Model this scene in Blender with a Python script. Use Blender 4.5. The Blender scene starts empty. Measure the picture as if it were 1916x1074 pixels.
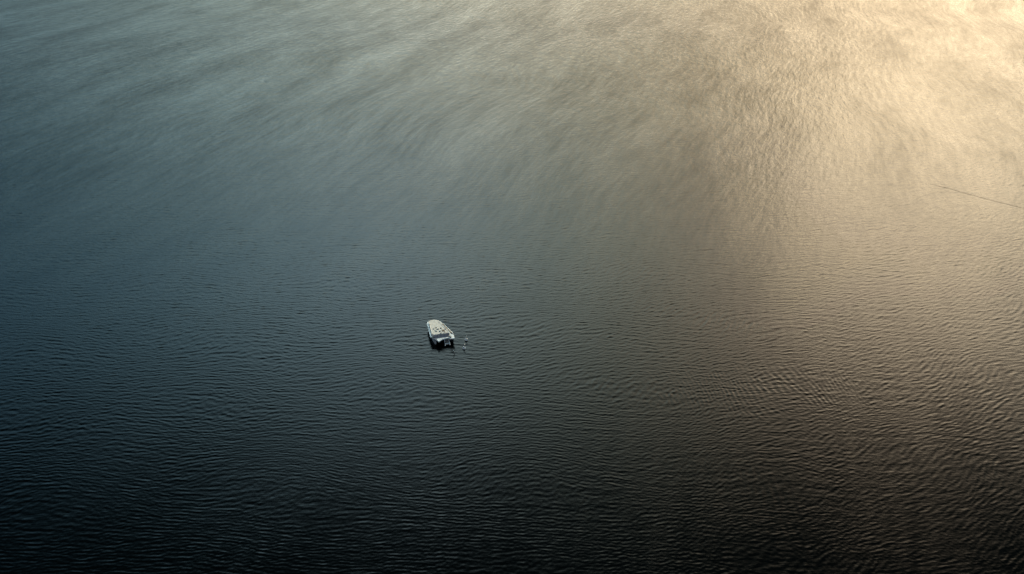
import bpy, bmesh, math, random
import numpy as np
R = math.radians
scene = bpy.context.scene
col = scene.collection

# ------------------------------------------------------------ camera
H = 131.0
cam = bpy.data.cameras.new('camera')
cam.sensor_width = 36; cam.lens = 36 * 1660 / 1916
cam.clip_start = 1; cam.clip_end = 60000
co = bpy.data.objects.new('camera', cam); col.objects.link(co)
co.location = (0, 0, H); co.rotation_euler = (R(90 - 28), 0, 0)
scene.camera = co

# ------------------------------------------------------------ light
SUN_AZ = 26.5      # degrees right of +Y
SUN_EL = 17.5
az, el = R(SUN_AZ), R(SUN_EL)
sdir = (math.sin(az) * math.cos(el), math.cos(az) * math.cos(el), math.sin(el))

world = bpy.data.worlds.new('World'); scene.world = world
world.use_nodes = True
nt = world.node_tree; N = nt.nodes; L = nt.links
N.clear()
out = N.new('ShaderNodeOutputWorld')
tc = N.new('ShaderNodeTexCoord')
sky = N.new('ShaderNodeTexSky'); sky.sky_type = 'NISHITA'; sky.sun_disc = False
sky.sun_elevation = el; sky.sun_rotation = az
sky.air_density = 1.0; sky.dust_density = 1.0; sky.ozone_density = 3.0
sep = N.new('ShaderNodeSeparateXYZ'); L.new(tc.outputs['Generated'], sep.inputs[0])
def ramp(stops, socket, mode='LINEAR'):
    n_ = N.new('ShaderNodeValToRGB'); L.new(socket, n_.inputs[0]); cr = n_.color_ramp; cr.interpolation = mode
    cr.elements[0].position = stops[0][0]; cr.elements[0].color = stops[0][1] + (1,)
    cr.elements[1].position = stops[-1][0]; cr.elements[1].color = stops[-1][1] + (1,)
    for p, v in stops[1:-1]:
        e = cr.elements.new(p); e.color = v + (1,)
    return n_.outputs[0]
def mult(a, b):
    m_ = N.new('ShaderNodeMix'); m_.data_type = 'RGBA'; m_.blend_type = 'MULTIPLY'; m_.inputs[0].default_value = 1
    L.new(a, m_.inputs[6]); L.new(b, m_.inputs[7]); return m_.outputs[2]
# height above the horizon measured across the straight edge of a made-up cloud deck (which runs along X)
def wm_(op, a, b):
    m_ = N.new('ShaderNodeMath'); m_.operation = op
    for k_, v_ in enumerate((a, b)):
        if isinstance(v_, (int, float)): m_.inputs[k_].default_value = v_
        else: L.new(v_, m_.inputs[k_])
    return m_
zz = wm_('MULTIPLY', sep.outputs['Z'], sep.outputs['Z']); yy = wm_('MULTIPLY', sep.outputs['Y'], sep.outputs['Y'])
hh = wm_('SQRT', wm_('ADD', wm_('ADD', zz.outputs[0], yy.outputs[0]).outputs[0], 1e-6).outputs[0], 0)
uu = wm_('DIVIDE', wm_('MAXIMUM', sep.outputs['Z'], 0).outputs[0], hh.outputs[0])
lidh = uu
# unseen cloud deck, added to darken the near water: bright low, dark overhead
ZK = (0.000, 0.200, 0.280, 0.360, 0.440, 0.500, 0.550, 0.590, 0.630, 0.670, 0.720, 1.000)
LR = (1.079, 0.845, 0.761, 0.980, 1.000, 0.961, 0.784, 0.529, 0.265, 0.098, 0.012, 0.002)
LG = (0.680, 0.575, 0.607, 0.980, 1.000, 0.961, 0.784, 0.529, 0.265, 0.098, 0.012, 0.002)
LB = (0.495, 0.384, 0.441, 0.980, 1.000, 0.961, 0.784, 0.529, 0.265, 0.098, 0.012, 0.002)
lid = ramp([(z_, (a / 3, b / 3, c / 3)) for z_, a, b, c in zip(ZK, LR, LG, LB)], lidh.outputs[0])
# ... and by angle from the veiled sun: warm glow round it, blue away from it
dot = N.new('ShaderNodeVectorMath'); dot.operation = 'DOT_PRODUCT'
L.new(tc.outputs['Generated'], dot.inputs[0]); dot.inputs[1].default_value = (math.sin(az) * math.cos(R(26)), math.cos(az) * math.cos(R(26)), math.sin(R(26)))   # brightest cloud, a little above the sun
half = N.new('ShaderNodeMath'); half.operation = 'MULTIPLY_ADD'; L.new(dot.outputs['Value'], half.inputs[0]); half.inputs[1].default_value = .5; half.inputs[2].default_value = .5
K = 1 / 6
RAD = [(-1, (0.360, 0.400, 0.440)),
       (0.3, (0.163, 0.468, 0.827)),
       (0.5, (0.302, 0.744, 1.139)),
       (0.62, (0.594, 1.239, 1.620)),
       (0.72, (1.274, 2.231, 2.651)),
       (0.8, (2.318, 3.457, 3.802)),
       (0.87, (3.083, 4.140, 4.398)),
       (0.93, (3.056, 3.680, 3.273)),
       (0.97, (3.213, 3.143, 2.384)),
       (1, (6.561, 4.937, 3.422))]
RAD = [(d, (v[0], v[1] * (1.01 if d < .9 else 1), v[2] * (1.03 if d < .9 else 1))) for d, v in RAD]
veil = ramp([((d + 1) / 2, tuple(c * K for c in v)) for d, v in RAD], half.outputs[0], 'B_SPLINE')
bg2 = N.new('ShaderNodeBackground'); bg2.inputs[1].default_value = 4.5 / K
L.new(mult(lid, veil), bg2.inputs[0])
bg = N.new('ShaderNodeBackground'); bg.inputs[1].default_value = 0.05
L.new(mult(sky.outputs[0], lid), bg.inputs[0])
add = N.new('ShaderNodeAddShader'); L.new(bg.outputs[0], add.inputs[0]); L.new(bg2.outputs[0], add.inputs[1])
L.new(add.outputs[0], out.inputs[0])

sl = bpy.data.lights.new('sun', 'SUN'); sl.energy = 0.65; sl.angle = R(19); sl.color = (1, .83, .54)
so = bpy.data.objects.new('sun', sl); col.objects.link(so)
from mathutils import Vector
so.rotation_euler = Vector(sdir).to_track_quat('Z', 'Y').to_euler()

scene.view_settings.view_transform = 'Standard'; scene.view_settings.look = 'None'
scene.view_settings.exposure = 0.0; scene.view_settings.gamma = 1
scene.render.engine = 'CYCLES'

# ------------------------------------------------------------ helpers
def link(name, bm, mat, parent=None):
    me = bpy.data.meshes.new(name); bm.normal_update(); bm.to_mesh(me); bm.free()
    o = bpy.data.objects.new(name, me); col.objects.link(o)
    me.materials.append(mat)
    if parent: o.parent = parent
    return o
def tag(o, label, cat, group=None):
    o['label'] = label; o['category'] = cat
    if group: o['group'] = group
def material(name, colour, rough=.5, metal=0, vary=.12, scale=2.0, coat=0):
    m = bpy.data.materials.new(name); m.use_nodes = True
    n = m.node_tree.nodes; l = m.node_tree.links
    b = n['Principled BSDF']; b.inputs['Roughness'].default_value = rough; b.inputs['Metallic'].default_value = metal
    b.inputs['Coat Weight'].default_value = coat
    t = n.new('ShaderNodeTexCoord'); x = n.new('ShaderNodeTexNoise'); x.inputs['Scale'].default_value = scale
    x.inputs['Detail'].default_value = 6
    l.new(t.outputs['Object'], x.inputs['Vector'])
    r = n.new('ShaderNodeValToRGB'); l.new(x.outputs[0], r.inputs[0])
    r.color_ramp.elements[0].position = .3; r.color_ramp.elements[1].position = .7
    r.color_ramp.elements[0].color = tuple(c * (1 - vary) for c in colour) + (1,)
    r.color_ramp.elements[1].color = tuple(min(1, c * (1 + vary)) for c in colour) + (1,)
    l.new(r.outputs[0], b.inputs['Base Color'])
    return m
def prism(bm, pts, z0, z1, bevel=0, inset=0):
    """outline (counter-clockwise) extruded from z0 to z1, top optionally drawn in"""
    cx = sum(p[0] for p in pts) / len(pts); cy = sum(p[1] for p in pts) / len(pts)
    lo = [bm.verts.new((x, y, z0)) for x, y in pts]
    def shrink(x, y):
        d = math.hypot(x - cx, y - cy); k = max(0, 1 - inset / d)
        return cx + (x - cx) * k, cy + (y - cy) * k
    hi = [bm.verts.new(shrink(x, y) + (z1,)) for x, y in pts]
    n = len(pts)
    f = [bm.faces.new(hi), bm.faces.new(lo[::-1])]
    for i in range(n):
        f.append(bm.faces.new((lo[i], lo[(i + 1) % n], hi[(i + 1) % n], hi[i])))
    bmesh.ops.recalc_face_normals(bm, faces=f)
    if bevel:
        es = [e for e in bm.edges if all(v in hi for v in e.verts)]
        bmesh.ops.bevel(bm, geom=es, offset=bevel, segments=3, profile=.6, affect='EDGES')
def tube(bm, pts, r, n=8):
    rings = []
    for i, p in enumerate(pts):
        p = Vector(p); a = Vector(pts[max(0, i - 1)]); b = Vector(pts[min(len(pts) - 1, i + 1)])
        d = (b - a).normalized(); u = d.orthogonal().normalized()
        if abs(d.z) < .9: u = d.cross(Vector((0, 0, 1))).normalized()
        v = d.cross(u)
        rings.append([bm.verts.new(p + r * (math.cos(t) * u + math.sin(t) * v)) for t in [2 * math.pi * k / n for k in range(n)]])
    for a, b in zip(rings, rings[1:]):
        for k in range(n): bm.faces.new((a[k], a[(k + 1) % n], b[(k + 1) % n], b[k]))
    bm.faces.new(rings[0][::-1]); bm.faces.new(rings[-1])
def lathe(bm, prof, n=20, cx=0, cy=0):
    rings = []
    for r, z in prof:
        rings.append([bm.verts.new((cx + r * math.cos(2 * math.pi * k / n), cy + r * math.sin(2 * math.pi * k / n), z)) for k in range(n)])
    for a, b in zip(rings, rings[1:]):
        for k in range(n): bm.faces.new((a[k], a[(k + 1) % n], b[(k + 1) % n], b[k]))
    bm.faces.new(rings[0][::-1]); bm.faces.new(rings[-1])

# ------------------------------------------------------------ water
rng = np.random.default_rng(7)
def smooth(a, b, x):
    t = np.clip((x - a) / (b - a), 0, 1); return t * t * (3 - 2 * t)
A = R(40)
az_d = np.linspace(-A, A, 1500)
az_o = np.linspace(A, 2 * math.pi - A, 90)[1:-1]
azs = np.concatenate([az_d, az_o]); nd = len(az_d)
rs = list(np.geomspace(1, 92, 12)[:-1]); r = 92.0; r0 = len(rs)
while r < 1000:
    rs.append(r); r += .13 * (r / 126) ** 1.45
r1 = len(rs)
rs += list(np.geomspace(r, 45000, 40)); rs = np.array(rs)
RR, AZ = np.meshgrid(rs, azs, indexing='ij')
X = (RR * np.sin(AZ)).astype(np.float64); Y = (RR * np.cos(AZ)).astype(np.float64)
mask = smooth(94, 105, RR) * (1 - smooth(900, 1000, RR)) * (1 - smooth(A - .04, A, np.abs((AZ + math.pi) % (2 * math.pi) - math.pi)))
# slow wander used for wave direction and gust strength
def wander(x, y, scale, k, seed):
    g = np.random.default_rng(seed); s = np.zeros_like(x)
    for _ in range(k):
        a = g.uniform(0, 2 * math.pi); w = 2 * math.pi / (scale * g.uniform(.6, 1.8)); s += np.sin(w * (x * math.cos(a) + y * math.sin(a)) + g.uniform(0, 6.28))
    return s / math.sqrt(k / 2)
Xd, Yd = X[r0:r1, :nd], Y[r0:r1, :nd]
wx = Xd + 1.3 * wander(Xd, Yd, 38, 6, 1) ; wy = Yd + 1.3 * wander(Xd, Yd, 34, 6, 2)
Z = np.zeros_like(Xd); DX = np.zeros_like(Xd); DY = np.zeros_like(Xd)
def waves(n, lam, spread_l, heading, spread, slope, weight, seed, lmin=.65):
    g = np.random.default_rng(seed)
    z = 0; dx = 0; dy = 0
    for i in range(n):
        l = max(lmin, lam * math.exp(g.normal(0, spread_l)))
        a = R(heading + g.normal(0, spread)); k = 2 * math.pi / l
        amp = slope / math.sqrt(n / 2) / k * g.uniform(.6, 1.3)
        kx, ky = math.sin(a), math.cos(a)
        ph = k * (kx * wx + ky * wy) + g.uniform(0, 6.28)
        c = np.cos(ph); s = np.sin(ph)
        z = z + amp * c; dx = dx - 1.0 * amp * kx * s; dy = dy - 1.0 * amp * ky * s
    return z * weight, dx * weight, dy * weight
# the main chop rolls towards the camera on the left and swings round on the right
tr = smooth(-.20, .80, Xd / Yd)
gust = np.clip(1 + .06 * wander(Xd * 1.6, Yd * .6, 90, 6, 3), .5, 1.6)
cross = np.exp(-(((Xd - 66) / 24) ** 2 + ((Yd - 190) / 11) ** 2)) 
cross2 = np.exp(-(((Xd - 57) / 6) ** 2 + ((Yd - 146) / 16) ** 2))
slick = 1 - .5 * np.exp(-(((Xd - 59) / 5) ** 2 + ((Yd - 151) / 6) ** 2))
mid = smooth(140, 230, np.hypot(Xd, Yd)) * (1 + .9 * smooth(290, 450, np.hypot(Xd, Yd)))
sets = [
 (46, 1.4, .28, -3, 15, .046, mid * np.sqrt(1 - tr), 17),
 (46, 1.35, .28, -33, 14, .044, mid * np.sqrt(tr), 18),
 (70, 1.15, .27, 0, 12, .034, np.sqrt(1 - tr) * gust * slick, 11),
 (70, 1.15, .27, -33, 14, .034, np.sqrt(tr) * gust * slick, 12),
 (24, 3.0, .3, -8, 25, .007, gust, 13),
 (24, .9, .2, 4, 40, .016, gust * slick, 14),
 (14, 1.3, .12, 78, 7, .042, cross, 15),
 (12, 1.3, .12, 100, 12, .022, cross2, 16),
]
for s in sets:
    z, dx, dy = waves(*s); Z += z; DX += dx; DY += dy
m = mask[r0:r1, :nd]
Zf = np.zeros_like(X)
X[r0:r1, :nd] += DX * m; Y[r0:r1, :nd] += DY * m; Zf[r0:r1, :nd] = Z * m
nr, na = X.shape
co_ = np.stack([X, Y, Zf], -1).reshape(-1, 3).astype(np.float32)
co_ = np.vstack([co_, [[0, 0, 0]]]).astype(np.float32)
i, j = np.meshgrid(np.arange(nr - 1), np.arange(na), indexing='ij'); j2 = (j + 1) % na
q = np.stack([i * na + j, (i + 1) * na + j, (i + 1) * na + j2, i * na + j2], -1).reshape(-1, 4)[:, ::-1]
jj = np.arange(na); tri = np.stack([np.full(na, nr * na), (jj + 1) % na, jj], -1)
def grid_mesh(name, co_, q, tri):
    me = bpy.data.meshes.new(name)
    me.vertices.add(len(co_)); me.vertices.foreach_set('co', co_.ravel())
    me.loops.add(q.size + tri.size)
    me.loops.foreach_set('vertex_index', np.concatenate([q.ravel(), tri.ravel()]).astype(np.int32))
    me.polygons.add(len(q) + len(tri))
    st = np.concatenate([np.arange(len(q)) * 4, q.size + np.arange(len(tri)) * 3]).astype(np.int32)
    me.polygons.foreach_set('loop_start', st)
    me.update(calc_edges=True); me.validate()
    me.shade_smooth()
    return me
wme = grid_mesh('water', co_, q, tri)
water = bpy.data.objects.new('water', wme); col.objects.link(water); water['kind'] = 'structure'
del RR, AZ, X, Y, Zf, Z, DX, DY, Xd, Yd, wx, wy, m, mask, gust

wm = bpy.data.materials.new('water'); wm.use_nodes = True; wme.materials.append(wm)
n = wm.node_tree.nodes; l = wm.node_tree.links; n.clear()
o_ = n.new('ShaderNodeOutputMaterial')
geo = n.new('ShaderNodeNewGeometry')
def mapping(rot, scale):
    mp = n.new('ShaderNodeMapping'); mp.vector_type = 'TEXTURE'
    mp.inputs['Rotation'].default_value = (0, 0, R(rot)); mp.inputs['Scale'].default_value = scale
    return mp
def noise(vec, scale, detail=3, rough=.5):
    x = n.new('ShaderNodeTexNoise'); x.inputs['Scale'].default_value = scale; x.inputs['Detail'].default_value = detail
    x.inputs['Roughness'].default_value = rough; l.new(vec, x.inputs['Vector']); return x
def math_(op, a, b=None, c=None):
    x = n.new('ShaderNodeMath'); x.operation = op
    for k, v in enumerate((a, b, c)):
        if v is None: continue
        if isinstance(v, (int, float)): x.inputs[k].default_value = v
        else: l.new(v, x.inputs[k])
    return x.outputs[0]
def maprange(v, a, b, c, d, clamp=True):
    x = n.new('ShaderNodeMapRange'); x.clamp = clamp
    l.new(v, x.inputs[0])
    for k, t in enumerate((a, b, c, d)): x.inputs[k + 1].default_value = t
    return x.outputs[0]
dist = n.new('ShaderNodeVectorMath'); dist.operation = 'LENGTH'; l.new(geo.outputs['Position'], dist.inputs[0])
# wandering coordinates so the gust streaks bend
warp = noise(geo.outputs['Position'], .0045, 2)
wv = n.new('ShaderNodeVectorMath'); wv.operation = 'MULTIPLY_ADD'
l.new(warp.outputs['Color'], wv.inputs[0]); wv.inputs[1].default_value = (50, 50, 0); l.new(geo.outputs['Position'], wv.inputs[2])
ms = mapping(-17, (26, 120, 1)); l.new(wv.outputs[0], ms.inputs[0])
streak = noise(ms.outputs[0], 1, 7, .62)
ms2 = mapping(-19, (2.6, 24, 1)); l.new(wv.outputs[0], ms2.inputs[0])
streak2 = noise(ms2.outputs[0], 1, 8, .75)
sk = math_('ADD', math_('MULTIPLY', streak.outputs[0], .5), math_('MULTIPLY', streak2.outputs[0], .5))
gst = maprange(sk, .38, .62, 0, 1)
# fine ripples riding on the modelled chop
mr = mapping(6, (1.8, .6, 1)); l.new(geo.outputs['Position'], mr.inputs[0])
rip = noise(mr.outputs[0], 1.0, 5, .62)
bump = n.new('ShaderNodeBump'); bump.inputs['Distance'].default_value = .22
l.new(rip.outputs[0], bump.inputs['Height'])
l.new(math_('MULTIPLY', maprange(gst, 0, 1, .2, .4), maprange(dist.outputs['Value'], 190, 330, .5, 1.3)), bump.inputs['Strength'])
mb = mapping(-19, (2.4, 8, 1)); l.new(wv.outputs[0], mb.inputs[0])
paw = noise(mb.outputs[0], 1.0, 4, .6)
bump2 = n.new('ShaderNodeBump'); bump2.inputs['Distance'].default_value = 1.0; 

l.new(maprange(dist.outputs['Value'], 260, 620, 0, .75), bump2.inputs['Strength'])
l.new(paw.outputs[0], bump2.inputs['Height']); l.new(bump2.outputs[0], bump.inputs['Normal'])
gl = n.new('ShaderNodeBsdfGlossy'); gl.distribution = 'BECKMANN'; gl.inputs['Color'].default_value = (.5, .5, .5, 1)
l.new(maprange(gst, 0, 1, .10, .22), gl.inputs['Roughness'])
# streaks of lighter and darker reflection painted into the gloss colour
streak_tint = math_('MULTIPLY', math_('SUBTRACT', gst, .5), maprange(dist.outputs['Value'], 190, 420, .04, .20))
fsum = math_('ADD', streak_tint, .333)
fc = n.new('ShaderNodeCombineColor'); [l.new(fsum, fc.inputs[k]) for k in range(3)]; l.new(fc.outputs[0], gl.inputs['Color']); l.new(bump.outputs[0], gl.inputs['Normal'])
df = n.new('ShaderNodeBsdfDiffuse'); df.inputs['Color'].default_value = (.0008, .002, .0026, 1)
fr = n.new('ShaderNodeFresnel'); fr.inputs['IOR'].default_value = 1.34; l.new(bump.outputs[0], fr.inputs['Normal'])
mx = n.new('ShaderNodeMixShader'); l.new(fr.outputs[0], mx.inputs[0]); l.new(df.outputs[0], mx.inputs[1]); l.new(gl.outputs[0], mx.inputs[2])
l.new(mx.outputs[0], o_.inputs[0])

# ------------------------------------------------------------ catamaran
white = material('white_gelcoat', (.86, .85, .81), .35, vary=.10, scale=1.2)
cream = material('cream_roof_paint', (.86, .80, .69), .55, vary=.12, scale=.8)
shade_hull = material('hull_shade_paint', (.035, .037, .04), .4)  # shade below the deck put into a near-black hull colour
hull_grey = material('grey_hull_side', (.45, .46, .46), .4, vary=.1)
glass = material('smoked_glass', (.30, .30, .33), .3, vary=.1)
black = material('dark_hatch', (.03, .035, .03), .35, vary=.3)
brown = material('rusty_brown', (.16, .085, .05), .6, vary=.3)
deck_dark = material('shade_strip_and_hatch', (.045, .04, .035), .7, vary=.3)  # painted shade of the walkway recess; also the colour of some hatches
metal = material('dull_metal', (.5, .5, .5), .35, .7)
OX, OY, TH = -20.2, 216.0, R(20.5)
def P(x, y):     # plan position on the lake -> boat frame (bow along -Y)
    x -= OX; y -= OY
    return (x * math.cos(-TH) - y * math.sin(-TH), x * math.sin(-TH) + y * math.cos(-TH))
def Pz(x, y, z): return P(x, y) + (z,)
boat = bpy.data.objects.new('catamaran', None); col.objects.link(boat)
boat.location = (OX, OY, 0); boat.rotation_euler = (0, 0, TH)
tag(boat, 'white flat-roofed catamaran lying alone on the open dark water', 'boat')

# two hulls, pointed at the bow
def hull(cl, w, y_bow, y_stern, z1):
    bm = bmesh.new()
    secs = [(y_bow, .04, .62), (y_bow + .7, .45, .35), (y_bow + 1.8, .85, .15), (y_bow + 3.6, 1.0, 0), (y_stern - 1.0, 1.0, 0), (y_stern, .86, .08)]
    rings = []
    for y, k, lift in secs:
        h = w * k / 2
        prof = [(-h, z1), (-h * .96, .5), (-h * .8, 0 + lift * .3), (-h * .35, -.45 + lift), (h * .35, -.45 + lift), (h * .8, lift * .3), (h * .96, .5), (h, z1)]
        xc = cl(y)
        rings.append([bm.verts.new((xc + a, y, b)) for a, b in prof])
    for a, b in zip(rings, rings[1:]):
        for k in range(8): bm.faces.new((a[k], a[(k + 1) % 8], b[(k + 1) % 8], b[k]))
    bm.faces.new(rings[0]); bm.faces.new(rings[-1][::-1])
    bmesh.ops.recalc_face_normals(bm, faces=bm.faces)
    return bm
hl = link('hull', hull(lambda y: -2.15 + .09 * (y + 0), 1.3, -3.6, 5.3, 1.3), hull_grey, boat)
hr = link('hull', hull(lambda y: 2.35 - .19 * (y + 3.0), 1.3, -4.0, 5.1, 1.3), shade_hull, boat)
hr['label'] = 'hull on the gangway side, coloured dark to stand for shade'

deck_pts = [(x, y + (.75 if y < 213 else 0)) for x, y in [(-24.5, 220.5), (-22.95, 213.3), (-22.1, 212.0), (-20.95, 211.0), (-20.45, 209.95), (-19.85, 210.85), (-19.1, 211.55),
            (-17.65, 212.15), (-17.35, 211.65), (-16.05, 211.85), (-16.2, 213.4), (-16.6, 214.95), (-19.75, 220.05), (-20.65, 221.85), (-22.3, 222.3), (-24.4, 221.6)]]
bm = bmesh.new(); prism(bm, [P(*p) for p in deck_pts], 1.48, 1.78, .05); link('deck', bm, white, boat)
bm = bmesh.new(); prism(bm, [P(*p) for p in [(-24.0, 220.0), (-22.6, 213.6), (-21.6, 213.35), (-17.75, 214.45), (-17.5, 214.95), (-21.2, 221.35), (-22.35, 221.85), (-24.0, 221.3)]], 1.70, 2.42, .05, .08)
roof = link('cabin_roof', bm, cream, boat)
# coaming round the roof edge
bm = bmesh.new()
rp = [(-23.75, 219.9), (-22.52, 214.0)]
tube(bm, [Pz(*p, 2.44) for p in rp], .05)
link('roof_rail', bm, white, boat)
bm = bmesh.new(); tube(bm, [Pz(-21.25, 220.75, 2.44), Pz(-17.85, 215.05, 2.44)], .05); link('roof_rail', bm, white, boat)
# sloping windscreen across the front of the cabin
bm = bmesh.new()
a, b, c, d = Pz(-21.75, 213.2, 2.36), Pz(-17.75, 214.35, 2.36), Pz(-17.6, 213.5, 1.90), Pz(-21.45, 212.35, 1.90)
vs = [bm.verts.new(p) for p in (a, b, c, d)]; vl = [bm.verts.new((p[0], p[1], 1.74)) for p in (a, b, c, d)]
bm.faces.new(vs); bm.faces.new(vl[::-1])
for k in range(4): bm.faces.new((vs[k], vs[(k + 1) % 4], vl[(k + 1) % 4], vl[k]))
bmesh.ops.recalc_face_normals(bm, faces=bm.faces)
ws = link('windscreen', bm, glass, boat)
av, bv, cv, dv = map(Vector, (a, b, c, d))
for t in (.25, .5, .75):
    bm = bmesh.new(); p = av.lerp(bv, t) + Vector((0, 0, .02)); q_ = dv.lerp(cv, t) + Vector((0, 0, .02)); tube(bm, [p, q_], .035, 6); link('mullion', bm, hull_grey, ws)
# dark strip painting the side recess's shade, and gunwale on the right
bm = bmesh.new(); prism(bm, [P(*p) for p in [(-20.55, 220.55), (-17.05, 214.75), (-16.8, 215.0), (-20.2, 220.6)]], 1.783, 1.81); link('walkway_shade', bm, deck_dark, boat)
bm = bmesh.new(); prism(bm, [P(*p) for p in [(-20.2, 220.62), (-16.78, 215.02), (-16.62, 215.1), (-19.95, 220.55)]], 1.76, 2.02, .03); link('gunwale', bm, white, boat)
bm = bmesh.new(); prism(bm, [P(*p) for p in [(-21.35, 221.45), (-20.6, 220.3), (-20.35, 220.6), (-21.0, 221.5)]], 1.785, 1.84); link('walkway_shade', bm, deck_dark, boat)
# foredeck rail posts and centre gangway with a white step
bm = bmesh.new(); prism(bm, [P(*p) for p in [(-18.62, 211.15), (-17.22, 211.55), (-17.42, 212.15), (-18.82, 211.75)]], .55, .68, .03)
gang = link('boarding_step', bm, white, boat)
for s in ((-18.62, 211.15), (-17.27, 211.53)):
    bm = bmesh.new(); x, y = s; prism(bm, [P(x - .12, y - .55), P(x + .12, y - .5), P(x + .08, y + .1), P(x - .14, y + .05)], .42, .62, .02); link('step_arm', bm, white, gang)
for s in ((-18.95, 212.2, -18.72, 211.5), (-17.8, 212.5, -17.45, 211.9)):
    bm = bmesh.new(); tube(bm, [Pz(s[0], s[1], 1.72), Pz(s[2], s[3], .66)], .07); link('ladder_rail', bm, metal, gang)
for t in (.3, .6):
    bm = bmesh.new(); z = 1.72 - 1.06 * t
    tube(bm, [Pz(-18.95 + .23 * t, 212.2 - .7 * t, z), Pz(-17.8 + .35 * t, 212.5 - .6 * t, z)], .045); link('rung', bm, metal, gang)
# hatches and fittings on the roof
def hatch(x, y, r, mat, z=2.42, ring=None, sq=1.0):
    bm = bmesh.new(); px, py = P(x, y)
    lathe(bm, [(r, z - .02), (r, z + .07), (r * .82, z + .12)], 14, 0, 0)
    for v in bm.verts: v.co.x = v.co.x * sq + px; v.co.y += py
    h = link('deck_hatch', bm, mat, boat)
    if ring:
        bm = bmesh.new(); pts = [(px + (r + .12) * sq * math.cos(t * math.pi / 8), py + (r + .12) * math.sin(t * math.pi / 8), z + .03) for t in range(17)]
        tube(bm, pts, .028, 6); link('hatch_rim', bm, ring, h)
for x, y, r, mt, ring, sq in [(x, y, r * 1.3, mt, ring, sq) for x, y, r, mt, ring, sq in [(-22.2, 216.5, .17, black, None, 1), (-21.62, 217.15, .12, deck_dark, None, 1.6), (-21.0, 216.45, .17, black, None, 1.5),
        (-20.2, 216.95, .2, deck_dark, None, .8), (-21.75, 215.55, .12, black, None, 1), (-21.38, 215.25, .2, black, None, 1),
        (-20.36, 215.25, .24, black, None, 1), (-19.45, 215.6, .26, brown, brown, 1), (-19.0, 214.75, .14, brown, None, 1), (-19.98, 214.25, .16, brown, None, 1), (-18.9, 216.4, .12, brown, None, 1.5)]]:
    hatch(x, y, r, mt, ring=ring, sq=sq)
for x, y, sx in ((-22.25, 212.85, .38), (-17.3, 213.25, .25)):
    bm = bmesh.new(); px, py = P(x, y); prism(bm, [(px - sx, py - .3), (px + sx, py - .3), (px + sx, py + .3), (px - sx, py + .3)], 1.76, 1.98, .05); link('deck_locker', bm, black, boat)
# low mooring cleats
for x, y in ((-20.5, 210.9), (-16.6, 212.3), (-23.6, 221.0), (-20.9, 221.3)):
    bm = bmesh.new(); px, py = P(x, y); tube(bm, [(px - .16, py, 1.86), (px + .16, py, 1.86)], .04, 6); tube(bm, [(px, py, 1.76), (px, py, 1.86)], .04, 6); link('cleat', bm, metal, boat)

# ------------------------------------------------------------ mooring buoys
buoy_w = material('weathered_white_buoy', (.75, .75, .72), .5, vary=.12, scale=6)
def buoy(x, y, s, label):
    b = bpy.data.objects.new('mooring_buoy', None); col.objects.link(b); b.location = (x, y, 0)
    tag(b, label, 'buoy', 'small buoys floating beside the catamaran')
    bm = bmesh.new(); lathe(bm, [(.12 * s, -.3 * s), (.3 * s, -.12 * s), (.36 * s, .08 * s), (.32 * s, .3 * s), (.2 * s, .46 * s), (.07 * s, .54 * s)]); f = link('float', bm, buoy_w, b)
    bm = bmesh.new(); tube(bm, [(0, 0, .5 * s), (0, 0, .95 * s)], .05 * s, 8)
    tube(bm, [(.16 * s * math.cos(t * math.pi / 6), 0, .98 * s + .14 * s * math.sin(t * math.pi / 6)) for t in range(13)], .035 * s, 6); link('pickup_ring', bm, metal, b)
    b.rotation_euler = (R(6), R(9), R(25))
buoy(-13.0, 214.4, 1.3, 'farther and fainter of two pale buoys to the right of the catamaran')
buoy(-13.4, 209.9, 1.3, 'nearer and brighter of two pale buoys to the right of the catamaran')
bm = bmesh.new(); lathe(bm, [(.08, -.8), (.11, .0), (.11, 1.1), (.07, 1.25)], 10)
st = link('mooring_stake', bm, metal, None); st.location = (-15.8, 207.4, 0); st.rotation_euler = (R(8), R(-18), 0)
tag(st, 'thin pale stake standing in the water just off the catamaran bow', 'stake')

# ------------------------------------------------------------ floating line, far right
rope_m = material('dark_floating_line', (.24, .17, .11), .7, vary=.3)
bm = bmesh.new(); pts = []
key = [(164.5, 338.5), (168, 335.4), (174.3, 329.0), (181.3, 321.2), (193.2, 309.5), (212, 292), (240, 270)]
for (x0, y0), (x1, y1) in zip(key, key[1:]):
    for t in range(8):
        u = t / 8; pts.append((x0 + (x1 - x0) * u, y0 + (y1 - y0) * u + .25 * math.sin(len(pts) * .9), min(.06, -.12 + len(pts) * .012)))
tube(bm, pts, .028, 6)
rope = link('floating_line', bm, rope_m); tag(rope, 'thin dark floating line lying across the golden water at the right edge', 'rope')
